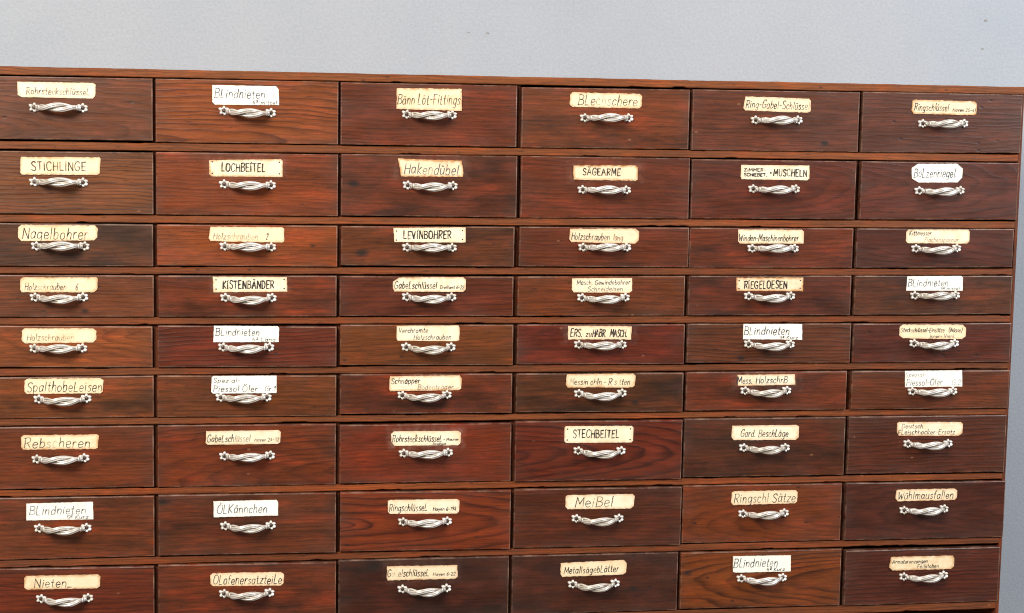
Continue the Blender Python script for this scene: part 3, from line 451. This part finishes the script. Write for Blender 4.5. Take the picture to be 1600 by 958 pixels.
# front colour, cut of the board, card colour, word for the card, lettering lines:
# (text, x0, x1, base, cap height, style, ink, strength, per-letter fade) in fractions of the card
D = {
(1,1):('6b4032','c','c','cream',[('RohrsteckschlüsseL',.11,.93,.22,.42,'h','n',.62,'')],'dusky brown drawer, top left, cream label with faded Rohrsteckschlüssel writing'),
(1,2):('8c4a26','F','w','white',[('BLindnieten',.03,.8,.36,.46,'h','g',.85,''),('U',.91,.96,.38,.2,'h','g',.35,''),('4² mittel',.6,.97,.05,.19,'h','g',.8,'')],'orange brown drawer with white Blindnieten 4 mittel label and flame grain along its bottom edge'),
(1,3):('6c2f1e','s','y','yellowed',[('Bänn Löt-Fittings',.01,.99,.27,.46,'h','n',.75,'')],'reddish drawer with tall plain yellowed label reading Bänn Löt-Fittings'),
(1,4):('733a20','b','y','yellowed',[('BLechschere',.11,.95,.16,.68,'h','k',.8,'99953599999')],'brown drawer with yellowed label reading Blechschere under the top board'),
(1,5):('643428','s','o','browned',[('Ring-Gabel-Schlüssel',.03,.99,.2,.56,'h','k',.8,'99999999999999999953')],'dull brown drawer with brown-edged label reading Ring-Gabel-Schlüssel'),
(1,6):('5c3229','s','o','browned',[('Ringschlüssel',.04,.58,.24,.5,'h','k',.85,''),('Hayen 20-41',.63,.99,.24,.22,'h','k',.8,'')],'drawer at the top right corner, brown-edged label reading Ringschlüssel 20-41'),
(2,1):('7d503a','S','y','yellowed',[('STICHLINGE',.14,.81,.24,.5,'t','n',.9,'')],'grey-brown drawer with wavy grain and block lettered label STICHLINGE'),
(2,2):('823a1a','s','c','cream',[('LOCHBEÍTEL',.17,.76,.3,.44,'b','k',.92,'')],'orange-red drawer with nailed label in black capitals, LOCHBEITEL'),
(2,3):('642f22','b','o','browned',[('Hakendübel',.1,.94,.17,.6,'h','g',.9,'')],'dark mottled drawer with crooked tan label reading Hakendübel'),
(2,4):('6c2e1e','s','o','browned',[('SÄGEARME',.15,.73,.33,.44,'b','k',.95,'')],'red-brown drawer with block lettered label SÄGEARME'),
(2,5):('5e261b','c','c','cream',[('ZIMMER-',.05,.36,.57,.2,'b','k',.85,''),('SCHIEBET.',.05,.38,.24,.2,'b','k',.85,''),('•',.425,.45,.25,.45,'b','k',.9,''),('MUSCHELN',.475,.96,.26,.46,'b','k',.92,'')],'dark red drawer with label in capitals, ZIMMER-SCHIEBET. MUSCHELN'),
(2,6):('5a2821','c','w','cream white',[('BoLzenriegeł',.04,.88,.28,.46,'h','b',.9,'')],'dark red drawer with short eight-sided pale label reading Bolzenriegel'),
(3,1):('563d38','b','y','yellowed',[('Nagelbohrer',.05,.89,.14,.68,'h','k',.82,'')],'blackish shallow drawer with large yellowed label reading Nagelbohrer'),
(3,2):('8c441c','s','y','yellowed',[('Holzschrauben',.06,.66,.16,.42,'h','n',.5,'9998655455555'),('2',.76,.79,.18,.42,'h','n',.55,'')],'bright orange shallow drawer with faded Holzschrauben 2 label'),
(3,3):('683822','b','c','cream',[('LEVÍNBOHRER',.14,.8,.28,.5,'b','k',.97,'99999999998')],'brown knotty shallow drawer with nailed black-lettered label LEVINBOHRER'),
(3,4):('642c1c','s','o','browned',[('Holzschrauben',.03,.59,.17,.46,'h','k',.75,'9999999999977'),('lang',.63,.78,.18,.4,'h','f',.6,'')],'dark shallow drawer with stained label, Holzschrauben followed by a faded rust word'),
(3,5):('6a2c1a','b','c','cream',[('Winden-Maschinenbohrer',.01,.93,.18,.46,'h','k',.85,'')],'shallow dark red drawer with cream label reading Winden-Maschinenbohrer'),
(3,6):('50241f','c','c','cream',[('Kittmesser',.05,.4,.56,.32,'h','k',.95,''),('Flachenspannar',.29,.83,.12,.3,'h','f',.5,'')],'purplish shallow drawer by the right edge, label with dark Kittmesser and faded second line'),
(4,1):('724232','s','y','yellowed',[('Holzschrauben',.06,.6,.18,.42,'h','n',.65,'9999555667999'),('6',.71,.75,.16,.45,'h','n',.55,'')],'brown shallow drawer with faded Holzschrauben 6 label'),
(4,2):('6e2e16','b','c','cream',[('KÍSTENBÄNDER',.135,.82,.22,.5,'b','k',1,'')],'glossy red-brown shallow drawer with bold black-lettered label KISTENBÄNDER'),
(4,3):('602616','s','c','cream',[('GabeLschlüssel',.02,.61,.2,.48,'h','k',.88,''),('Dreikant 6-22',.645,.98,.2,.22,'h','n',.8,'')],'dark red shallow drawer with Gabelschlüssel Dreikant label'),
(4,4):('70381c','s','c','cream',[('Masch. Gewindebohrer',.08,.97,.56,.32,'h','b',.8,''),('Schneideisen',.26,.85,.12,.32,'h','b',.6,'')],'orange-brown shallow drawer with two-line label Masch. Gewindebohrer Schneideisen'),
(4,5):('5c281e','b','o','browned',[('RÍEGELOESEN',.12,.76,.22,.52,'b','k',1,'')],'dark shallow drawer with browned label in black capitals, RIEGELOESEN'),
(4,6):('5a3426','b','w','white',[('BLindnieten',.02,.75,.3,.5,'h','g',.75,''),('3² mittel',.6,.95,.05,.17,'h','g',.6,'')],'grey-brown shallow drawer at the right edge with torn white Blindnieten 3 mittel label'),
(5,1):('8e5034','c','y','yellowed',[('Holzschrauben',.07,.7,.2,.42,'h','n',.5,'9998776776543')],'light orange shallow drawer at the left, its Holzschrauben label faded with no number'),
(5,2):('6a2418','S','w','white',[('BLindnieten',.03,.71,.42,.44,'h','g',.85,''),('4² Lang',.59,.95,.07,.23,'h','g',.8,'')],'dark red striped shallow drawer with white Blindnieten 4 Lang label'),
(5,3):('72401f','s','c','cream',[('Verchromte',.03,.5,.56,.3,'h','b',.9,''),('Holzschrauben',.27,.87,.12,.3,'h','b',.8,'')],'light brown shallow drawer with two-line label Verchromte Holzschrauben'),
(5,4):('661a10','s','o','browned',[('ERS.',.04,.235,.22,.56,'q','k',.95,''),('zu',.28,.375,.22,.4,'q','k',.9,''),('HABR.',.385,.61,.22,.56,'q','k',.9,'99986'),('MASCH.',.66,.94,.22,.54,'q','k',.92,'')],'deep red shallow drawer with tan label in slanted capitals, ERS. zu HABR. MASCH.'),
(5,5):('643624','S','w','white',[('BLindnieten',.01,.79,.32,.54,'h','k',.85,''),('3² Kurz',.61,.93,.05,.18,'h','k',.7,'')],'brown streaky shallow drawer with white Blindnieten 3 Kurz label'),
(5,6):('582018','s','y','yellowed',[('Steckschlüssel-Einsätze',.02,.68,.48,.3,'h','k',.88,''),('(Nüsse)',.74,.95,.48,.3,'h','k',.85,''),('Innen- Vierk.',.46,.85,.1,.22,'h','n',.55,'')],'deep red shallow drawer at the right edge, yellowed label ending in (Nüsse)'),
(6,1):('7c4629','b','y','yellowed',[('SpalthobeLeisen',.03,.99,.14,.66,'h','k',.82,'')],'orange-brown shallow drawer with large Spalthobeleisen label'),
(6,2):('703e24','s','w','white',[('Spezial-',.03,.45,.62,.25,'h','g',.65,''),('Piessol Öler',.03,.72,.1,.34,'h','g',.75,''),('Gr.1',.82,.99,.12,.3,'h','k',.75,'')],'plain brown shallow drawer with white two-line label Spezial Öler Gr.1'),
(6,3):('702e1a','b','c','cream',[('Schnäpper',.03,.43,.5,.38,'h','k',.82,''),('Bodenträger',.39,.89,.08,.32,'h','n',.6,'999555559')],'reddish shallow drawer with cream label reading Schnäpper over a faded word'),
(6,4):('54311f','b','y','yellowed',[('Messin ohln - R s tten',.05,.93,.2,.44,'h','k',.8,'3999990999909095505999')],'greenish brown shallow drawer with yellowed label starting Messin'),
(6,5):('6e2e1a','b','c','cream',[('M',.0,.085,.2,.62,'b','b',1,''),('ess.',.09,.27,.2,.58,'h','b',.95,''),('HolzschrB',.32,.87,.2,.58,'h','b',.9,'')],'red-brown shallow drawer with narrow label reading Mess. Holzschrb, its first letter thickened'),
(6,6):('643320','s','w','white',[('Spezial-',.01,.38,.62,.26,'h','g',.5,''),('Piessol-Öler',.03,.66,.1,.38,'h','g',.55,''),('G.2',.82,.98,.12,.3,'h','g',.5,'')],'brown shallow drawer at the right edge with faint white label Spezial Öler G.2'),
(7,1):('723620','s','y','yellowed',[('Rebscheren',.04,.9,.13,.68,'h','k',.75,'9995399989')],'red-brown tall drawer with yellowed label reading Rebscheren'),
(7,2):('743016','X','c','cream',[('GabeLschlüssel',.02,.6,.2,.5,'h','k',.72,'99999999544456'),('Hayen 24-32',.65,.98,.2,.24,'h','n',.55,'')],'drawer dark on the left, orange striped on the right, fading Gabelschlüssel 24-32 label'),
(7,3):('74240f','s','c','cream',[('RohrsteckschlüsseL',.02,.74,.26,.46,'h','k',.88,''),('- Maurer',.75,.97,.33,.18,'h','k',.75,''),('Dreikant',.6,.79,.03,.15,'h','k',.7,'')],'glossy deep red drawer with whitish rub round its cream Rohrsteckschlüssel label'),
(7,4):('681e14','C','c','cream',[('STECHBEÍTEL',.125,.79,.3,.46,'b','k',.97,'')],'deep red drawer with arched grain and nailed label in black capitals, STECHBEITEL'),
(7,5):('522918','b','c','cream',[('Gard. BeschLäge',.13,.85,.22,.48,'h','k',.85,'')],'dark brown tall drawer with cream label reading Gard. Beschläge'),
(7,6):('582619','S','c','cream',[('Deutsch',.07,.4,.56,.3,'h','k',.88,''),('FLeischhacker-Ersatz',.02,.89,.12,.33,'h','k',.88,'')],'dark red drawer at the right edge, two-line label Deutsch Fleischhacker-Ersatz'),
(8,1):('723822','b','w','white',[('BLindnieten',.04,.9,.32,.48,'h','g',.75,''),('5² Kurz',.6,.93,.05,.2,'h','g',.75,'')],'red-brown tall drawer with white Blindnieten 5 Kurz label'),
(8,2):('663222','b','w','white',[('ÖLKännchen',.05,.84,.22,.54,'h','g',.85,'')],'dark brown drawer with white label reading Ölkännchen'),
(8,3):('7c2c11','C','c','cream',[('RingschlüsseL',.02,.56,.22,.5,'h','k',.88,''),('Hayen 6-19½',.63,.96,.22,.24,'h','k',.85,'')],'bright red-orange drawer with swirling grain and label reading Ringschlüssel 6-19'),
(8,4):('58281d','s','c','cream',[('MeiBel',.14,.7,.16,.68,'h','k',.8,'995999')],'dark brown tall drawer with large label reading Meißel'),
(8,5):('743412','c','o','browned',[('Ringschl Sätze',.04,.98,.16,.66,'h','k',.78,'99997765999999')],'orange-brown drawer with flame grain and browned label reading Ringschl. Sätze'),
(8,6):('4a1f1b','c','o','browned',[('Wühlmausfallen',.03,.95,.18,.62,'h','k',.9,'')],'dark purplish drawer at the right edge with brown-edged label Wühlmausfallen'),
(9,1):('6c2414','S','y','yellowed',[('Nieten_',.13,.64,.14,.62,'h','k',.88,'')],'dark red drawer, bottom left, with yellowed label reading Nieten'),
(9,2):('6c2e1e','b','o','browned',[('ÖLofenersatzteiLe',.04,.98,.14,.66,'h','k',.9,'')],'red-brown bottom row drawer with label reading Ölofenersatzteile'),
(9,3):('401a12','b','o','browned',[('GabelschlüsseL',.01,.6,.26,.5,'h','k',.85,'92177999999999'),('Hayen 6-22',.65,.97,.28,.22,'h','k',.65,'')],'blackish bottom row drawer with browned Gabelschlüssel label missing two letters'),
(9,4):('4a221a','b','y','yellowed',[('MetallsägebLätter',.05,.89,.2,.46,'h','k',.88,'99999997977999999')],'dark brown bottom row drawer with slanted label reading Metallsägeblätter'),
(9,5):('7c3e12','C','w','white',[('BLindnieten',.01,.78,.32,.54,'h','k',.8,''),('4² Kurz',.58,.9,.06,.2,'h','k',.8,'')],'orange bottom row drawer with bold arched grain and white Blindnieten 4 Kurz label'),
(9,6):('54201a','S','y','yellowed',[('Armaturenzangen',.04,.59,.52,.28,'h','k',.88,''),('Feilkloben',.43,.77,.13,.28,'h','k',.85,'')],'dark red drawer, bottom right, below a black gap, label reading Armaturenzangen Feilkloben'),
}
NAILED = {(2,2), (3,3), (4,2), (4,5), (7,4)}
KNOT = {(3,3): [-.090, -.009, .0075], (2,3): [-.101, .002, .006], (9,5): [-.108, .012, .006], (1,5): [.07, -.03, .004], (9,3): [-.070, .034, .010], (4,1): [.03, -.02, .004], (8,2): [-.112, .033, .007], (3,2): [.085, .0, .004], (6,4): [.05, -.014, .005], (5,5): [-.04, -.02, .005], (9,4): [.055, -.008, .004]}
HALO = {(7,3): .9, (5,4): .55, (4,2): .5, (2,2): .45, (2,4): .4, (4,3): .25, (2,3): .35, (9,3): .3, (6,5): .4, (1,3): .2, (7,4): .2}

# ------------------------------------------------------------------ setting: wall, floor
bm = box_bm(-4, 5.5, 0, 0.1, -0.1, 3.6)
wall = finish('wall', bm, WALL, None, (0, 0.347, 0)); wall['kind'] = 'structure'
def wall_spot(px, pz, r):
    b = bmesh.new(); bmesh.ops.create_circle(b, cap_ends=True, radius=r, segments=9)
    for v in b.verts: v.co *= 1 + 0.25 * math.sin(v.co.x * 9000 + v.co.y * 5000)
    e = bmesh.ops.extrude_face_region(b, geom=b.faces[:])
    for v in [q for q in e['geom'] if isinstance(q, bmesh.types.BMVert)]: v.co.z += 0.0012
    o = finish('filled_hole', b, PLUG, wall, (px, -0.0008, pz), (R(90), 0, 0))
for a in ((0.698, Z0 + .083, .0010), (0.728, Z0 + .083, .0013), (1.533, Z0 + .122, .0014), (1.530, Z0 + .077, .0012)): wall_spot(*a)
bm = box_bm(-4, 5.5, -6, 0.347, -0.08, 0.0)
floor = finish('floor', bm, FLOORM); floor['kind'] = 'structure'

# ------------------------------------------------------------------ cabinet
XR, DEPTH = 1.4422, 0.340
cab = empty('drawer_cabinet', (0.72, 0.1, 0), 'tall old brown wooden cabinet holding nine rows of labelled drawers against the grey wall', 'cabinet')
rr = random.Random(99)
def rail_bm(hx, hy, hz, top):
    b = bmesh.new(); n = 260; prev = None; up = dn = 0.0; cu = cd = 0
    for i in range(n + 1):
        x = -hx + 2 * hx * i / n
        up = .8 * up + rr.uniform(-.00018, .00018); dn = .8 * dn + rr.uniform(-.00018, .00018)
        if cu == 0 and rr.random() < .012: cu = rr.randint(2, 6)
        if cd == 0 and rr.random() < .016: cd = rr.randint(2, 7)
        ku = .0009 * rr.uniform(.5, 1.2) if cu else 0; kd = .0011 * rr.uniform(.5, 1.2) if cd else 0
        cu = max(0, cu - 1); cd = max(0, cd - 1)
        if top: ku *= .6
        zu, zd = hz + min(.0004, up) - ku, -hz + max(-.0004, dn) + kd; e = .0009
        row = [b.verts.new(p) for p in ((x, -hy + e, zd), (x, -hy, zd + e), (x, -hy, zu - e), (x, -hy + e, zu), (x, hy, hz), (x, hy, -hz))]
        if prev:
            for j in range(6): b.faces.new((prev[j], row[j], row[(j + 1) % 6], prev[(j + 1) % 6]))
        else: first = row
        prev = row
    b.faces.new(first); b.faces.new(prev)
    bmesh.ops.recalc_face_normals(b, faces=b.faces[:])
    return b
def board(name, x0, x1, y0, y1, z0, z1, hexa, cut='r', upright=False, bev=0.0012, seed=None, mat=RAIL):
    cx, cy, cz = (x0 + x1) / 2, (y0 + y1) / 2, (z0 + z1) / 2
    hx, hy, hz = (x1 - x0) / 2, (y1 - y0) / 2, (z1 - z0) / 2
    if upright: b = box_bm(-hz, hz, -hy, hy, -hx, hx, bev, 2); rot = (0, R(90), 0)
    else: b = box_bm(-hx, hx, -hy, hy, -hz, hz, bev, 2); rot = (0, 0, 0)
    if name in ('shelf', 'top_board'):
        b.free(); b = rail_bm(hx, hy, hz, name == 'top_board')
    lay = b.verts.layers.float.new('edge')
    o = finish(name, b, mat, cab, (cx - 0.72, cy - 0.1, cz), rot)
    return wooden(o, hexa, cut, seed)
G = 0.0014
YF = 0.0030                                   # faces of the rails stand 3 mm behind the drawer fronts
board('top_board', -0.0052, XR, YF - .0008, DEPTH, Z0 + G, Z0 + .0120, '8a5434')
RAILHEX = ['865034', '865036', '7e4830', '7e4830', '784630', '804a2e', '884a2a', '7a442c', '7a462e']
for i in range(9):
    zt = Z0 + ZR[2 * i + 1] - G; zb = Z0 + ZR[2 * i + 2] + G if i < 8 else zt - .0118
    board('shelf', 0.0, XR - .0052, YF, DEPTH - .006, zb, zt, RAILHEX[i])
board('side_panel', -0.0052, -0.0002, YF + .0004, DEPTH, 0.0, Z0 + G - .0002, '7c4428', 's', True)
board('side_panel', XR - .0050, XR, YF + .0004, DEPTH, 0.0, Z0 + G - .0002, '6c3822', 's', True, .0008)
board('back_panel', 0.0, XR - .0052, DEPTH - .0055, DEPTH, 0.06, Z0 + G - .0004, '4c2c1c', 's')
for r in range(9):
    z0 = Z0 + ZR[2 * r + 1] - G + .0002; z1 = Z0 + ZR[2 * r] + G - .0002
    for c in range(1, 6):
        board('partition', .24 * c - .0034, .24 * c + .0034, YF + .0075, DEPTH - .0062, z0, z1, '70381c', 's', True, 0.0006)
zl = Z0 + ZR[17] - G - .0118
for xx in (0.48, 0.96):
    board('partition', xx - .008, xx + .008, YF + .002, DEPTH - .0062, 0.0602, zl - .0002, '70381c', 's', True)
board('plinth', 0.0, XR - .0052, YF + .002, DEPTH - .006, 0.0, 0.06, '74402a')

# ------------------------------------------------------------------ handle meshes, shared by all drawers
def grip_mesh():
    """Two grooved strands wound round each other, bowed out from the drawer, with a beaded collar at each end."""
    bm = bmesh.new(); lay = bm.verts.layers.float.new('patina')
    L = 0.0264
    def axis_y(s): return -(0.0050 + 0.0142 * max(0.0, 1 - abs(s) ** 2.2) ** 0.85)
    def tube(rings):
        for a, b in zip(rings, rings[1:]):
            m = len(a)
            for j in range(m): bm.faces.new((a[j], a[(j + 1) % m], b[(j + 1) % m], b[j]))
        bm.faces.new(rings[0][::-1]); bm.faces.new(rings[-1])
    NU, NV = 72, 54
    for strand in (0, 1):
        rings = []
        for i in range(NU + 1):
            s = (-1 + 2 * i / NU) * .93; x = s * L
            th = math.pi * (0.5 + 0.80 * (s - 0.08) + strand)
            q = 1 - abs(s / .93) ** 6
            off = .0021 * q + .0003; rt = .0016 + .0016 * q ** .7
            oy, oz = -off * math.cos(th), off * 1.12 * math.sin(th)
            ring = []
            for j in range(NV):
                ph = 2 * math.pi * j / NV
                gro = 0.5 + 0.5 * math.cos(6 * (ph - th * .35))
                r = rt * (1 - .20 * (1 - gro) ** 1.3)
                v = bm.verts.new((x, axis_y(s) + oy - r * math.cos(ph), oz + r * 1.05 * math.sin(ph)))
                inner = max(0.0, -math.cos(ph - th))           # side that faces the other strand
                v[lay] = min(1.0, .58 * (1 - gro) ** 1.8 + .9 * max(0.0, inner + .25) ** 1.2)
                ring.append(v)
            rings.append(ring)
        tube(rings)
    for sg in (-1, 1):
        rings = []
        for s, r, p in ((.86, .0022, .8), (.89, .0034, .25), (.915, .0036, .1), (.94, .0030, .7), (.955, .0026, .9), (.975, .0031, .2), (1.0, .0030, .2), (1.03, .0024, .7), (1.08, .0022, .4)):
            x = sg * s * L; yy = axis_y(min(s, 1.0))
            ring = []
            for j in range(28):
                ph = 2 * math.pi * j / 28
                v = bm.verts.new((x, yy - r * math.cos(ph), r * math.sin(ph))); v[lay] = p; ring.append(v)
            rings.append(ring)
        tube(rings)
    bmesh.ops.recalc_face_normals(bm, faces=bm.faces[:])
    me = bpy.data.meshes.new('grip'); bm.to_mesh(me); bm.free(); me.materials.append(SILVER)
    for p in me.polygons: p.use_smooth = len(p.vertices) == 4
    return me
def rosette_mesh():
    bm = bmesh.new(); lay = bm.verts.layers.float.new('patina')
    NV = 72; prof = [(1.0, 0.0), (1.0, .0010), (.93, .0022), (.84, .0033), (.7, .0036), (.56, .0031), (.46, .0022), (.36, .0016), (.2, .0014)]
    rings = []
    for f, h in prof:
        ring = []
        for j in range(NV):
            ph = 2 * math.pi * j / NV
            pet = abs(math.cos(3 * (ph - math.pi / 2))) ** .8
            k = min(1, max(0, (f - .3) / .45))
            r = .0068 * f * (1 + .10 * math.sin(2 * ph + 2.2) + .07 * math.sin(ph * 5 + 1)) * (1 - k * .36 * (1 - pet))
            hh = h * (1 - .45 * k * (1 - pet)) if f < 1 else h
            v = bm.verts.new((r * math.cos(ph), -hh, r * math.sin(ph)))
            v[lay] = min(1.0, (.75 if f < .42 else 0) + (.5 * (1 - pet) ** 2 if .4 < f < .97 else 0))
            ring.append(v)
        rings.append(ring)
    for a, b in zip(rings, rings[1:]):
        for j in range(NV): bm.faces.new((a[j], a[(j + 1) % NV], b[(j + 1) % NV], b[j]))
    bm.faces.new(rings[0]); bm.faces.new(rings[-1])
    bmesh.ops.recalc_face_normals(bm, faces=bm.faces[:])
    me = bpy.data.meshes.new('rosette'); bm.to_mesh(me); bm.free(); me.materials.append(SILVER)
    for p in me.polygons: p.use_smooth = True
    return me
def screw_mesh(r, h, slot=True):
    bm = bmesh.new(); NV = 16; rings = []
    for f, q in ((1, 0), (1, .25), (.86, .62), (.55, .9), (.18, 1)):
        rings.append([bm.verts.new((r * f * math.cos(2 * math.pi * j / NV), -h * q * (.55 if slot and f < .9 and j in (0, 8) else 1), r * f * math.sin(2 * math.pi * j / NV))) for j in range(NV)])
    for a, b in zip(rings, rings[1:]):
        for j in range(NV): bm.faces.new((a[j], a[(j + 1) % NV], b[(j + 1) % NV], b[j]))
    bm.faces.new(rings[0]); bm.faces.new(rings[-1])
    bmesh.ops.recalc_face_normals(bm, faces=bm.faces[:])
    me = bpy.data.meshes.new('screw'); bm.to_mesh(me); bm.free(); me.materials.append(SCREW if slot else NAIL)
    for p in me.polygons: p.use_smooth = True
    return me
GRIP, ROS, SCR, NAILM = grip_mesh(), rosette_mesh(), screw_mesh(.0027, .0012), screw_mesh(.0010, .0005, False)

# ------------------------------------------------------------------ drawers
def front_bm(L, Rr, zs):
    ul, ur, ll, lr = zs; bm = bmesh.new(); th = .016
    f = [bm.verts.new(p) for p in ((L, 0, ll), (Rr, 0, lr), (Rr, 0, ur), (L, 0, ul))]
    b = [bm.verts.new(p) for p in ((L, th, ll), (Rr, th, lr), (Rr, th, ur), (L, th, ul))]
    bm.faces.new(f); bm.faces.new(b[::-1])
    for i in range(4): bm.faces.new((f[i], b[i], b[(i + 1) % 4], f[(i + 1) % 4]))
    bmesh.ops.recalc_face_normals(bm, faces=bm.faces[:])
    es = [e for e in bm.edges if all(abs(v.co.y) < 1e-7 for v in e.verts)]
    bmesh.ops.bevel(bm, geom=es, offset=.0013, segments=2, profile=.5, affect='EDGES')
    # an inner loop so that wear and painted glint stay on the rim
    fr = max((q for q in bm.faces if abs(q.normal.y) > .99 and all(abs(v.co.y) < 1e-6 for v in q.verts)), key=lambda q: q.calc_area())
    bmesh.ops.inset_region(bm, faces=[fr], thickness=.0006, depth=0)
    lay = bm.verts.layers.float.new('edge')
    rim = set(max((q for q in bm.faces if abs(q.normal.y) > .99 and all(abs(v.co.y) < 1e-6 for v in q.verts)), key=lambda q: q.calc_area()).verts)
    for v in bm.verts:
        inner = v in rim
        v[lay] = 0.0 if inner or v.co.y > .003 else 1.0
    return bm
def rotated_box(poly):
    best = None
    for k in range(-70, 71):
        a = R(k * .1); ca, sa = math.cos(a), math.sin(a)
        us = [x * ca + z * sa for x, z in poly]; vs = [-x * sa + z * ca for x, z in poly]
        ar = (max(us) - min(us)) * (max(vs) - min(vs))
        if best is None or ar < best[0]: best = (ar, a, min(us), max(us), min(vs), max(vs))
    _, a, u0, u1, v0, v1 = best; cu, cv = (u0 + u1) / 2, (v0 + v1) / 2
    return a, cu * math.cos(a) - cv * math.sin(a), cu * math.sin(a) + cv * math.cos(a), u1 - u0, v1 - v0
def card_bm(loc, rnd, ragged):
    pts = []
    n = len(loc)
    for i in range(n):
        (x0, z0), (x1, z1) = loc[i], loc[(i + 1) % n]; d = math.hypot(x1 - x0, z1 - z0); k = max(1, int(d / .003))
        for j in range(k):
            t = j / k; jit = ragged if j else ragged * .4
            pts.append((x0 + (x1 - x0) * t + rnd.uniform(-jit, jit), z0 + (z1 - z0) * t + rnd.uniform(-jit, jit)))
    cx = sum(p[0] for p in loc) / n; cz = sum(p[1] for p in loc) / n
    bm = bmesh.new(); lay = bm.verts.layers.float.new('edge')
    def ring(s, y, e):
        out = []
        for x, z in pts:
            dx, dz = cx - x, cz - z; l = math.hypot(dx, dz)
            ix = max(-s, min(s, dx)); iz = max(-s, min(s, dz))
            v = bm.verts.new((x + ix, y, z + iz)); v[lay] = e; out.append(v)
        return out
    R0 = ring(0, .0006, 1.0); R1 = ring(0, 0.0, 1.0); R2 = ring(.0011, -.00003, .75); R3 = ring(.0034, -.00005, .06)
    m = len(pts)
    for a, b in ((R0, R1), (R1, R2), (R2, R3)):
        for j in range(m): bm.faces.new((a[j], a[(j + 1) % m], b[(j + 1) % m], b[j]))
    bm.faces.new(R3)
    bmesh.ops.recalc_face_normals(bm, faces=bm.faces[:])
    big = [f for f in bm.faces if len(f.verts) == m]
    if big and big[0].normal.y > 0: bmesh.ops.reverse_faces(bm, faces=bm.faces[:])
    return bm
STYLE = {'h': (.00108, .14), 'b': (.00155, 0.02), 't': (.00130, 0.0), 'q': (.0014, .12)}
rnd = random.Random(4711); state = [0]
for (r, c), (L, Rr, dv, poly, hd) in sorted(LAY.items()):
    hexa, cut, card, cardword, lines, label = D[(r, c)]
    zt, zb = ZR[2 * r - 2], ZR[2 * r - 1]; K = G - .0004
    ul, ur = zt + min(dv[0] / 1000, K), zt + min(dv[1] / 1000, K)
    ll, lr = zb + max(dv[2] / 1000, -K), zb + max(dv[3] / 1000, -K)
    cx, cz = .24 * c - .12, (zt + zb) / 2
    root = empty('drawer', (cx, 0, Z0 + zb), label, 'drawer', 'drawers of the wooden cabinet')
    root.rotation_euler.z = R(rnd.uniform(-.3, .3))
    up = cz - zb
    push = rnd.uniform(-.0014, .0014)
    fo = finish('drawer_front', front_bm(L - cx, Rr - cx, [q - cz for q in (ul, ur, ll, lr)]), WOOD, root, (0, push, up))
    lp = rotated_box(poly); ang, lx, lz, lw, lh = lp
    halo = (lx - cx, lz - cz, HALO.get((r, c), 0.0) * .3)
    if cut == 'F':
        wooden(fo, hexa, 'C', 3.3, halo); fo['rings'] = [165.0, -.036, .012]; fo['cut'] = [.06, .85, .25]
    elif cut == 'X':
        wooden(fo, hexa, 'S', 5.2, halo); fo['rings'] = [150.0, -.028, .03]; fo['cut'] = [-.13, .7, .7]
    else: wooden(fo, hexa, cut, rnd.uniform(0, 9), halo)
    if (r, c) in KNOT: fo['knot'] = KNOT[(r, c)]
    # tray behind the front
    b = bmesh.new(); hw = .1155; hh = (zt - zb) / 2 - .004
    for x0, x1, y0, y1, z0, z1 in ((-hw, -hw + .008, .0165, .30, -hh, hh - .006), (hw - .008, hw, .0165, .30, -hh, hh - .006), (-hw + .0082, hw - .0082, .29, .2998, -hh, hh - .006), (-hw + .0082, hw - .0082, .0165, .2898, -hh, -hh + .004)):
        q = box_bm(x0, x1, y0, y1, z0, z1); me = bpy.data.meshes.new('t'); q.to_mesh(me); q.free(); b.from_mesh(me); bpy.data.meshes.remove(me)
    wooden(finish('drawer_box', b, RAIL, root, (0, push, up)), '6a4a30', 's')
    # label card with its lettering
    ca, sa = math.cos(ang), math.sin(ang)
    loc = [((x - lx) * ca + (z - lz) * sa, -(x - lx) * sa + (z - lz) * ca) for x, z in poly]
    plate = finish('label_plate', card_bm(loc, rnd, .00022 if card in 'wc' else .0004), PAPER[card], root, (lx - cx, push - .0006, up + lz - cz), (0, -ang, 0))
    if cardword: plate['label'] = cardword + ' card label with handwritten lettering'
    lift = 0.0 if (r, c) in NAILED else rnd.choice((0, .0006, .0011, .0018)); lsx, lsz = rnd.choice((-1, 1)), rnd.choice((-1, 1))
    def bend(x, z): return -lift * (0.5 + 0.32 * lsx * x / (lw / 2) + 0.18 * lsz * z / (lh / 2))
    for v in plate.data.vertices:
        if v.co.y < .0003: v.co.y += bend(v.co.x, v.co.z)
    inks = {}
    for text, x0, x1, yb, cap, st, ink, strength, faint in lines:
        if ink not in inks:
            q = bmesh.new(); inks[ink] = (q, q.verts.layers.float.new('ink'))
        wd, slant = STYLE[st]
        if cap * lh < .0075: wd *= .8
        write(inks[ink][0], inks[ink][1], text, (x0 - .5) * lw, (x1 - .5) * lw, (yb - .5) * lh, cap * lh, wd, strength, slant, rnd, state, faint)
    for q, _ in inks.values():
        for v in q.verts: v.co.y += bend(v.co.x, v.co.z)
    for ink, (q, _) in inks.items(): finish('lettering', q, INK[ink], plate)
    if (r, c) in NAILED:
        for sx in (-1, 1):
            for sz in (-1, 1): link('nail', NAILM, plate, (sx * (lw / 2 - .0042), -.00006, sz * (lh / 2 - .0042)))
    # handle
    hx, hz = (hd[0] + hd[2]) / 2, (hd[1] + hd[3]) / 2; ha = math.atan2(hd[3] - hd[1], hd[2] - hd[0])
    h = link('handle', GRIP, root, (hx - cx, push, up + hz - cz), (rnd.uniform(-.10, .10), -ha, 0))
    for sx in (-1, 1):
        link('rosette', ROS, h, (sx * .0303, .0002, 0), (0, rnd.uniform(-.12, .12), 0))
        link('screw', SCR, h, (sx * .0303, -.0012, 0), (0, rnd.uniform(0, 3), 0))
